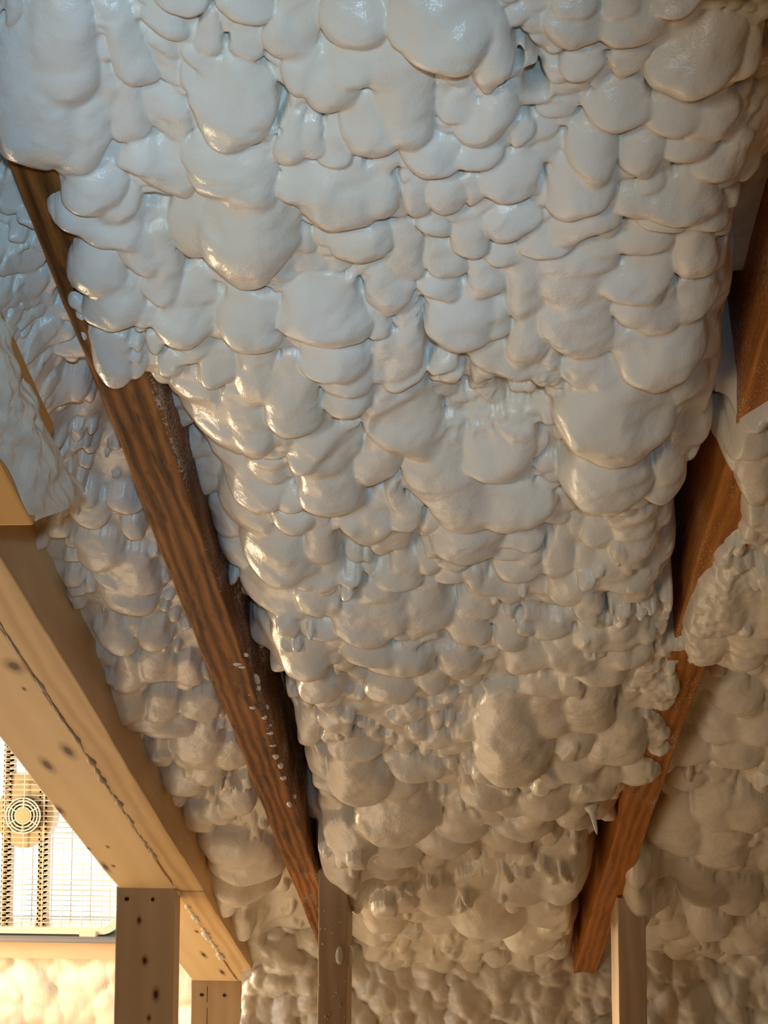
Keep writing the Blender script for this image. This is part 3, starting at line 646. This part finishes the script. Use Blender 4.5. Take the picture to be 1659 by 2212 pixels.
# the coating: a wrinkled skin on the side and end
nr, nc = 260, 60
tt, cc = np.meshgrid(np.linspace(0, 1, nr), np.linspace(0, 1, nc), indexing='ij')
ls = sb-1.1+1.1*tt*1.0
arc = cc*(bh-.012)
hh = hb-.003-arc+.004*noise2(ls, arc, .03, 61)
bulge = .003+.006*np.sin(np.clip(cc*1.1, 0, 1)*math.pi)+.0035*noise2(ls, arc, .012, 62)+.0016*noise2(ls, arc, .005, 63)
bulge = bulge*np.clip(cc*7, 0, 1)+.0005
ls = ls+np.clip((tt-.95)/.05, 0, 1)*(.004+.06*cc+.004*noise2(arc, arc*0, .02, 65))*1.0
bulge *= 1-.9*np.clip((tt-.97)/.03, 0, 1)*(1-cc)
Pc = W(Ub+bulge, ls, hh)-np.array(ob)
coat = grid_object('foam_coating', Pc, np.ones((nr-1, nc-1), bool), M_FOAM, fb)

# bead of foam along the joint between plate and pine rafter
bead = thing('foam_bead', 'thin line of foam squeezed out along the joint of the two pine boards', 'foam', tuple(W(U_P[0], 1.0, 0.0)))
bo = Vector(bead.location)
def bead_piece(s0, s1, r, seed, m, name='bead'):
    n = max(6, int((s1-s0)/.004)); bm = bmesh.new(); prev = None; rn = random.Random(seed)
    ph = [rn.uniform(0, 6.3) for _ in range(5)]
    for i in range(n+1):
        s = s0+(s1-s0)*i/n
        rr = r*(.65+.3*math.sin(s*90+ph[0])+.3*math.sin(s*233+ph[1])+.25*math.sin(s*41+ph[2]))*min(1, i/4+.15, (n-i)/4+.15)
        rr = max(rr, r*.15); c = Vector(W(U_P[0]+.0008*math.sin(s*50+ph[3]), s, 0.0))-bo
        ring = [bm.verts.new(c+Vector((math.cos(k*math.pi/4)*rr, 0, 0))+Vector(N)*math.sin(k*math.pi/4)*rr*.8) for k in range(8)]
        if prev:
            for k in range(8): bm.faces.new((prev[k], prev[(k+1) % 8], ring[(k+1) % 8], ring[k]))
        prev = ring
    return link(name, to_mesh(bm, name, True), m, bead)
m_bead = foam_mat('greyed_foam_bead', (.50, .42, .34), (.36, .29, .22), .6)
sp = lambda x, y: float(roof(x, y, 0)[1])
bead_piece(.45, sp(70, 1450), .0016, 1, m_bead); bead_piece(sp(75, 1462), sp(175, 1620), .0024, 2, m_bead)
bead_piece(sp(180, 1630), sp(262, 1750), .0040, 3, m_bead); bead_piece(sp(264, 1755), sp(330, 1860), .0028, 4, m_bead)
bead_piece(sp(366, 1905), sp(382, 1935), .0035, 5, M_FOAM); bead_piece(sp(390, 1950), sp(425, 2000), .0045, 6, M_FOAM); bead_piece(sp(425, 2000), sp(470, 2072), .0055, 7, M_FOAM); bead_piece(sp(500, 2110), sp(512, 2125), .004, 8, M_FOAM)

# ------------------------------------------------------------------ foam on the eave wall and the dormer wall
def wall_foam(name, x0, x1, z0, z1, Y, res, sizes, n, seed, label, m, group=None, base=0.03, keep=None, amp=1.0, top=None):
    ax_ = np.arange(x0, x1, res); az = np.arange(z1, z0, -res)
    A, B = np.meshgrid(ax_, az)
    H = base+.012*noise2(A, B, .12, seed)+.006*noise2(A, B, .05, seed+1)
    Hm = H.copy()
    WA = A+.006*noise2(A, B, .035, seed+2)+.002*noise2(A, B, .012, seed+3); WB = B+.005*noise2(A, B, .03, seed+4)
    rn = random.Random(seed)
    for _ in range(n):
        cx_, cz_ = rn.uniform(x0, x1), rn.uniform(z0, z1); r = rn.choice(sizes)*rn.uniform(.8, 1.3)
        rl = r*rn.uniform(1.0, 1.9); th = rn.uniform(-.6, .6); H0 = r*.75*amp
        j0, j1 = int((cx_-2*rl-x0)/res), int((cx_+2*rl-x0)/res)+1; i0, i1 = int((z1-cz_-2*rl)/res), int((z1-cz_+2*rl)/res)+1
        i0, j0 = max(0, i0), max(0, j0)
        a_ = WA[i0:i1, j0:j1]-cx_; b_ = WB[i0:i1, j0:j1]-cz_
        if a_.size == 0: continue
        p_ = a_*math.cos(th)+b_*math.sin(th); q_ = -a_*math.sin(th)+b_*math.cos(th)
        rv = np.where(q_ > 0, rl*1.1, rl*.55)
        q = (p_/r)**2+(q_/rv)**2
        d = np.where(q < 1, Hm[i0:i1, j0:j1]-.2*H0+H0*np.maximum(1-q, 0)**.5, -1)
        H[i0:i1, j0:j1] = np.maximum(H[i0:i1, j0:j1], d)
    H += .0008*noise2(A, B, .006, seed+7)
    Pp = np.stack([A, Y-H, B], -1)
    kp = np.ones((A.shape[0]-1, A.shape[1]-1), bool) if keep is None else keep(A[:-1, :-1], B[:-1, :-1])
    o = grid_object(name, Pp, kp, m); return tag(o, label, 'insulation', group)
zj = W(0, 2.35, 0)[2]
wall_foam('wall_foam', U_P[0]+.02, 1.75, .35, zj+.13, YE+.0, .0035, (.008, .012, .017, .024), 6500, 77, 'lumpy cream foam on the low knee wall behind the narrow brown studs', M_FOAM, 'foam on the walls', base=.05, amp=1.5)
wall_foam('wall_foam', -2.1, U_T[1]+.03, .25, wz0-.055, YD, .006, (.02, .03, .045), 1100, 88, 'bright lumpy foam on the wall below the window and box fan', M_FOAM2, 'foam on the walls', base=.01, amp=.9)

# ------------------------------------------------------------------ window and box fan
m_vinyl = plain('white_vinyl', (.80, .79, .76), .4)
m_sill = plain('grey_sill_metal', (.26, .25, .24), .45, .3)
win = bpy.data.objects.new('window_1', None); C.objects.link(win); win.location = ((wx0+wx1)/2, YD+.05, wz0); tag(win, kind='structure')
wo = win.location
bm = bmesh.new(); t = .035
for lo, hi in (((wx0, YD+.03, wz0), (wx0+t, YD+.08, wz1)), ((wx1-t, YD+.03, wz0), (wx1, YD+.08, wz1)), ((wx0, YD+.03, wz0), (wx1, YD+.08, wz0+.012)), ((wx0, YD+.03, wz1-t), (wx1, YD+.08, wz1))):
    box(bm, Vector(lo)-wo, Vector(hi)-wo)
link('window_frame', to_mesh(bm, 'window_frame'), m_vinyl, win)
mg, ntg, bg = mat('window_glass')
gl = ntg.nodes.new('ShaderNodeBsdfGlass'); gl.inputs['IOR'].default_value = 1.02; gl.inputs['Roughness'].default_value = 0
ntg.links.new(gl.outputs[0], ntg.nodes['Material Output'].inputs['Surface'])
bm = bmesh.new(); box(bm, Vector((wx0+t, YD+.053, wz0+.012))-wo, Vector((wx1-t, YD+.057, wz1-t))-wo)
link('pane', to_mesh(bm, 'pane'), mg, win)
bm = bmesh.new(); box(bm, (wx0-.05, YD-.115, wz0-.014), (wx1+.04, YD+.03, wz0))
bmesh.ops.bevel(bm, geom=bm.edges[:], offset=.003, segments=2, affect='EDGES')
tag(link('trim_1', to_mesh(bm, 'trim_1'), m_sill), kind='structure')
bm = bmesh.new(); box(bm, (wx0-.06, YD-.07, wz0-.062), (wx1+.05, YD, wz0-.014))
tag(link('trim_2', to_mesh(bm, 'trim_2'), wood_mat('apron_wood', (.72, .52, .34), (.62, .42, .26), seed=40)), kind='structure')

m_fan = plain('ivory_fan_plastic', (.74, .66, .50), .4)
m_motor = plain('tan_motor_plastic', (.50, .36, .18), .45)
m_dark = plain('dark_slots', (.05, .06, .045), .6)
FY = YD-.10
fan = thing('box_fan', 'ivory box fan with round hub grille standing on the sill against the bright window', 'fan', (cF[0], FY, wz0))
hz = cF[2]-wz0                 # hub height over the sill
hw = .255; z_lo, z_hi = .004, 2*hz-.0
def rrect(n, w_, zl, zh, r):
    pts = []
    for (cx_, cz_, a0) in ((w_-r, zl+r, -90), (w_-r, zh-r, 0), (-w_+r, zh-r, 90), (-w_+r, zl+r, 180)):
        for i in range(n+1):
            a = math.radians(a0+90*i/n); pts.append((cx_+r*math.cos(a), cz_+r*math.sin(a)))
    return pts
def sweep(bm, pts, y, rad, seg=6, closed=True):
    rings = []; n = len(pts)
    for i, (x, z) in enumerate(pts):
        x0, z0 = pts[(i-1) % n] if closed or i else pts[i]; x1, z1 = pts[(i+1) % n] if closed or i < n-1 else pts[i]
        d = Vector((x1-x0, 0, z1-z0)).normalized(); sd = Vector((d.z, 0, -d.x))
        rings.append([bm.verts.new(Vector((x, y, z))+sd*math.cos(k*2*math.pi/seg)*rad+Vector((0, math.sin(k*2*math.pi/seg)*rad, 0))) for k in range(seg)])
    for i in range(n if closed else n-1):
        a, b = rings[i], rings[(i+1) % n]
        for k in range(seg): bm.faces.new((a[k], a[(k+1) % seg], b[(k+1) % seg], b[k]))
# housing: rounded square ring 9 cm deep
bm = bmesh.new()
o_ = rrect(8, hw, z_lo, z_hi, .055); i_ = rrect(8, hw-.016, z_lo+.016, z_hi-.016, .045)
vv = [[bm.verts.new((x, y, z)) for (x, z) in pts] for pts, y in ((o_, 0), (o_, .085), (i_, .085), (i_, 0))]
n = len(o_)
for a in range(4):
    for i in range(n): bm.faces.new((vv[a][i], vv[a][(i+1) % n], vv[(a+1) % 4][(i+1) % n], vv[(a+1) % 4][i]))
link('housing', to_mesh(bm, 'housing'), m_fan, fan)
for nm, yy in (('front_grille', .004), ('rear_grille', .080)):
    bm = bmesh.new()
    z = z_lo+.026
    while z < z_hi-.02:
        sweep(bm, [(-hw+.014, z), (hw-.014, z)], yy, .0011, 5, False); z += .0128
    for x in np.arange(-.2, .21, .05): sweep(bm, [(x, z_lo+.012), (x, z_hi-.012)], yy+.0015, .0014, 5, False)
    link(nm, to_mesh(bm, nm), m_fan, fan)
bm = bmesh.new()
for r in (.020, .028, .036, .043):
    sweep(bm, [(r*math.cos(a), hz+r*math.sin(a)) for a in np.linspace(0, 2*math.pi, 37)[:-1]], -.002, .0019, 6)
for a in np.arange(0, 2*math.pi, math.pi/3):
    sweep(bm, [(.018*math.cos(a+.5), hz+.018*math.sin(a+.5)), (.044*math.cos(a+.5), hz+.044*math.sin(a+.5))], -.003, .0015, 5, False)
link('hub_grille', to_mesh(bm, 'hub_grille'), m_fan, fan)
def disc(bm, r, y0_, y1_, seg=40, sq=0.0, zc_=0):
    res = bmesh.ops.create_cone(bm, segments=seg, radius1=r, radius2=r, depth=abs(y1_-y0_), cap_ends=True)
    for v in res['verts']:
        x, y, z = v.co
        v.co = Vector((x, (y0_+y1_)/2+z, zc_+y*(1+sq)))
bm = bmesh.new(); disc(bm, .018, -.004, .004, zc_=hz); link('hub_cap', to_mesh(bm, 'hub_cap'), m_motor, fan)
bm = bmesh.new(); disc(bm, .045, .006, .010, zc_=hz); link('hub_vent', to_mesh(bm, 'hub_vent'), m_dark, fan)
bm = bmesh.new(); disc(bm, .073, .012, .060, sq=.10, zc_=hz); box(bm, (-.05, .014, hz+.03), (.05, .05, hz+.10)); link('motor', to_mesh(bm, 'motor'), m_motor, fan)
for x in (-.046, .046):          # slotted uprights that hold the motor
    bm = bmesh.new()
    for a, b in ((-.0095, -.0055), (.0055, .0095)): box(bm, (x+a, .010, z_lo+.012), (x+b, .050, z_hi-.012))
    z = z_lo+.018
    while z < z_hi-.02: box(bm, (x-.0095, .010, z), (x+.0095, .028, z+.005)); z += .0128
    box(bm, (x-.014, .012, z_lo+.01), (x+.014, .04, z_lo+.026))
    link('upright', to_mesh(bm, 'upright'), m_motor, fan)
    bm = bmesh.new(); box(bm, (x-.006, .030, z_lo+.018), (x+.006, .034, z_hi-.018)); link('slot_backing', to_mesh(bm, 'slot_backing'), m_dark, fan)
for x in (-.17, .17):
    bm = bmesh.new(); box(bm, (x-.022, -.006, -.004), (x+.022, .09, .012)); bmesh.ops.bevel(bm, geom=bm.edges[:], offset=.003, segments=2, affect='EDGES')
    link('foot', to_mesh(bm, 'foot'), m_fan, fan)
print('objects', len(bpy.data.objects))
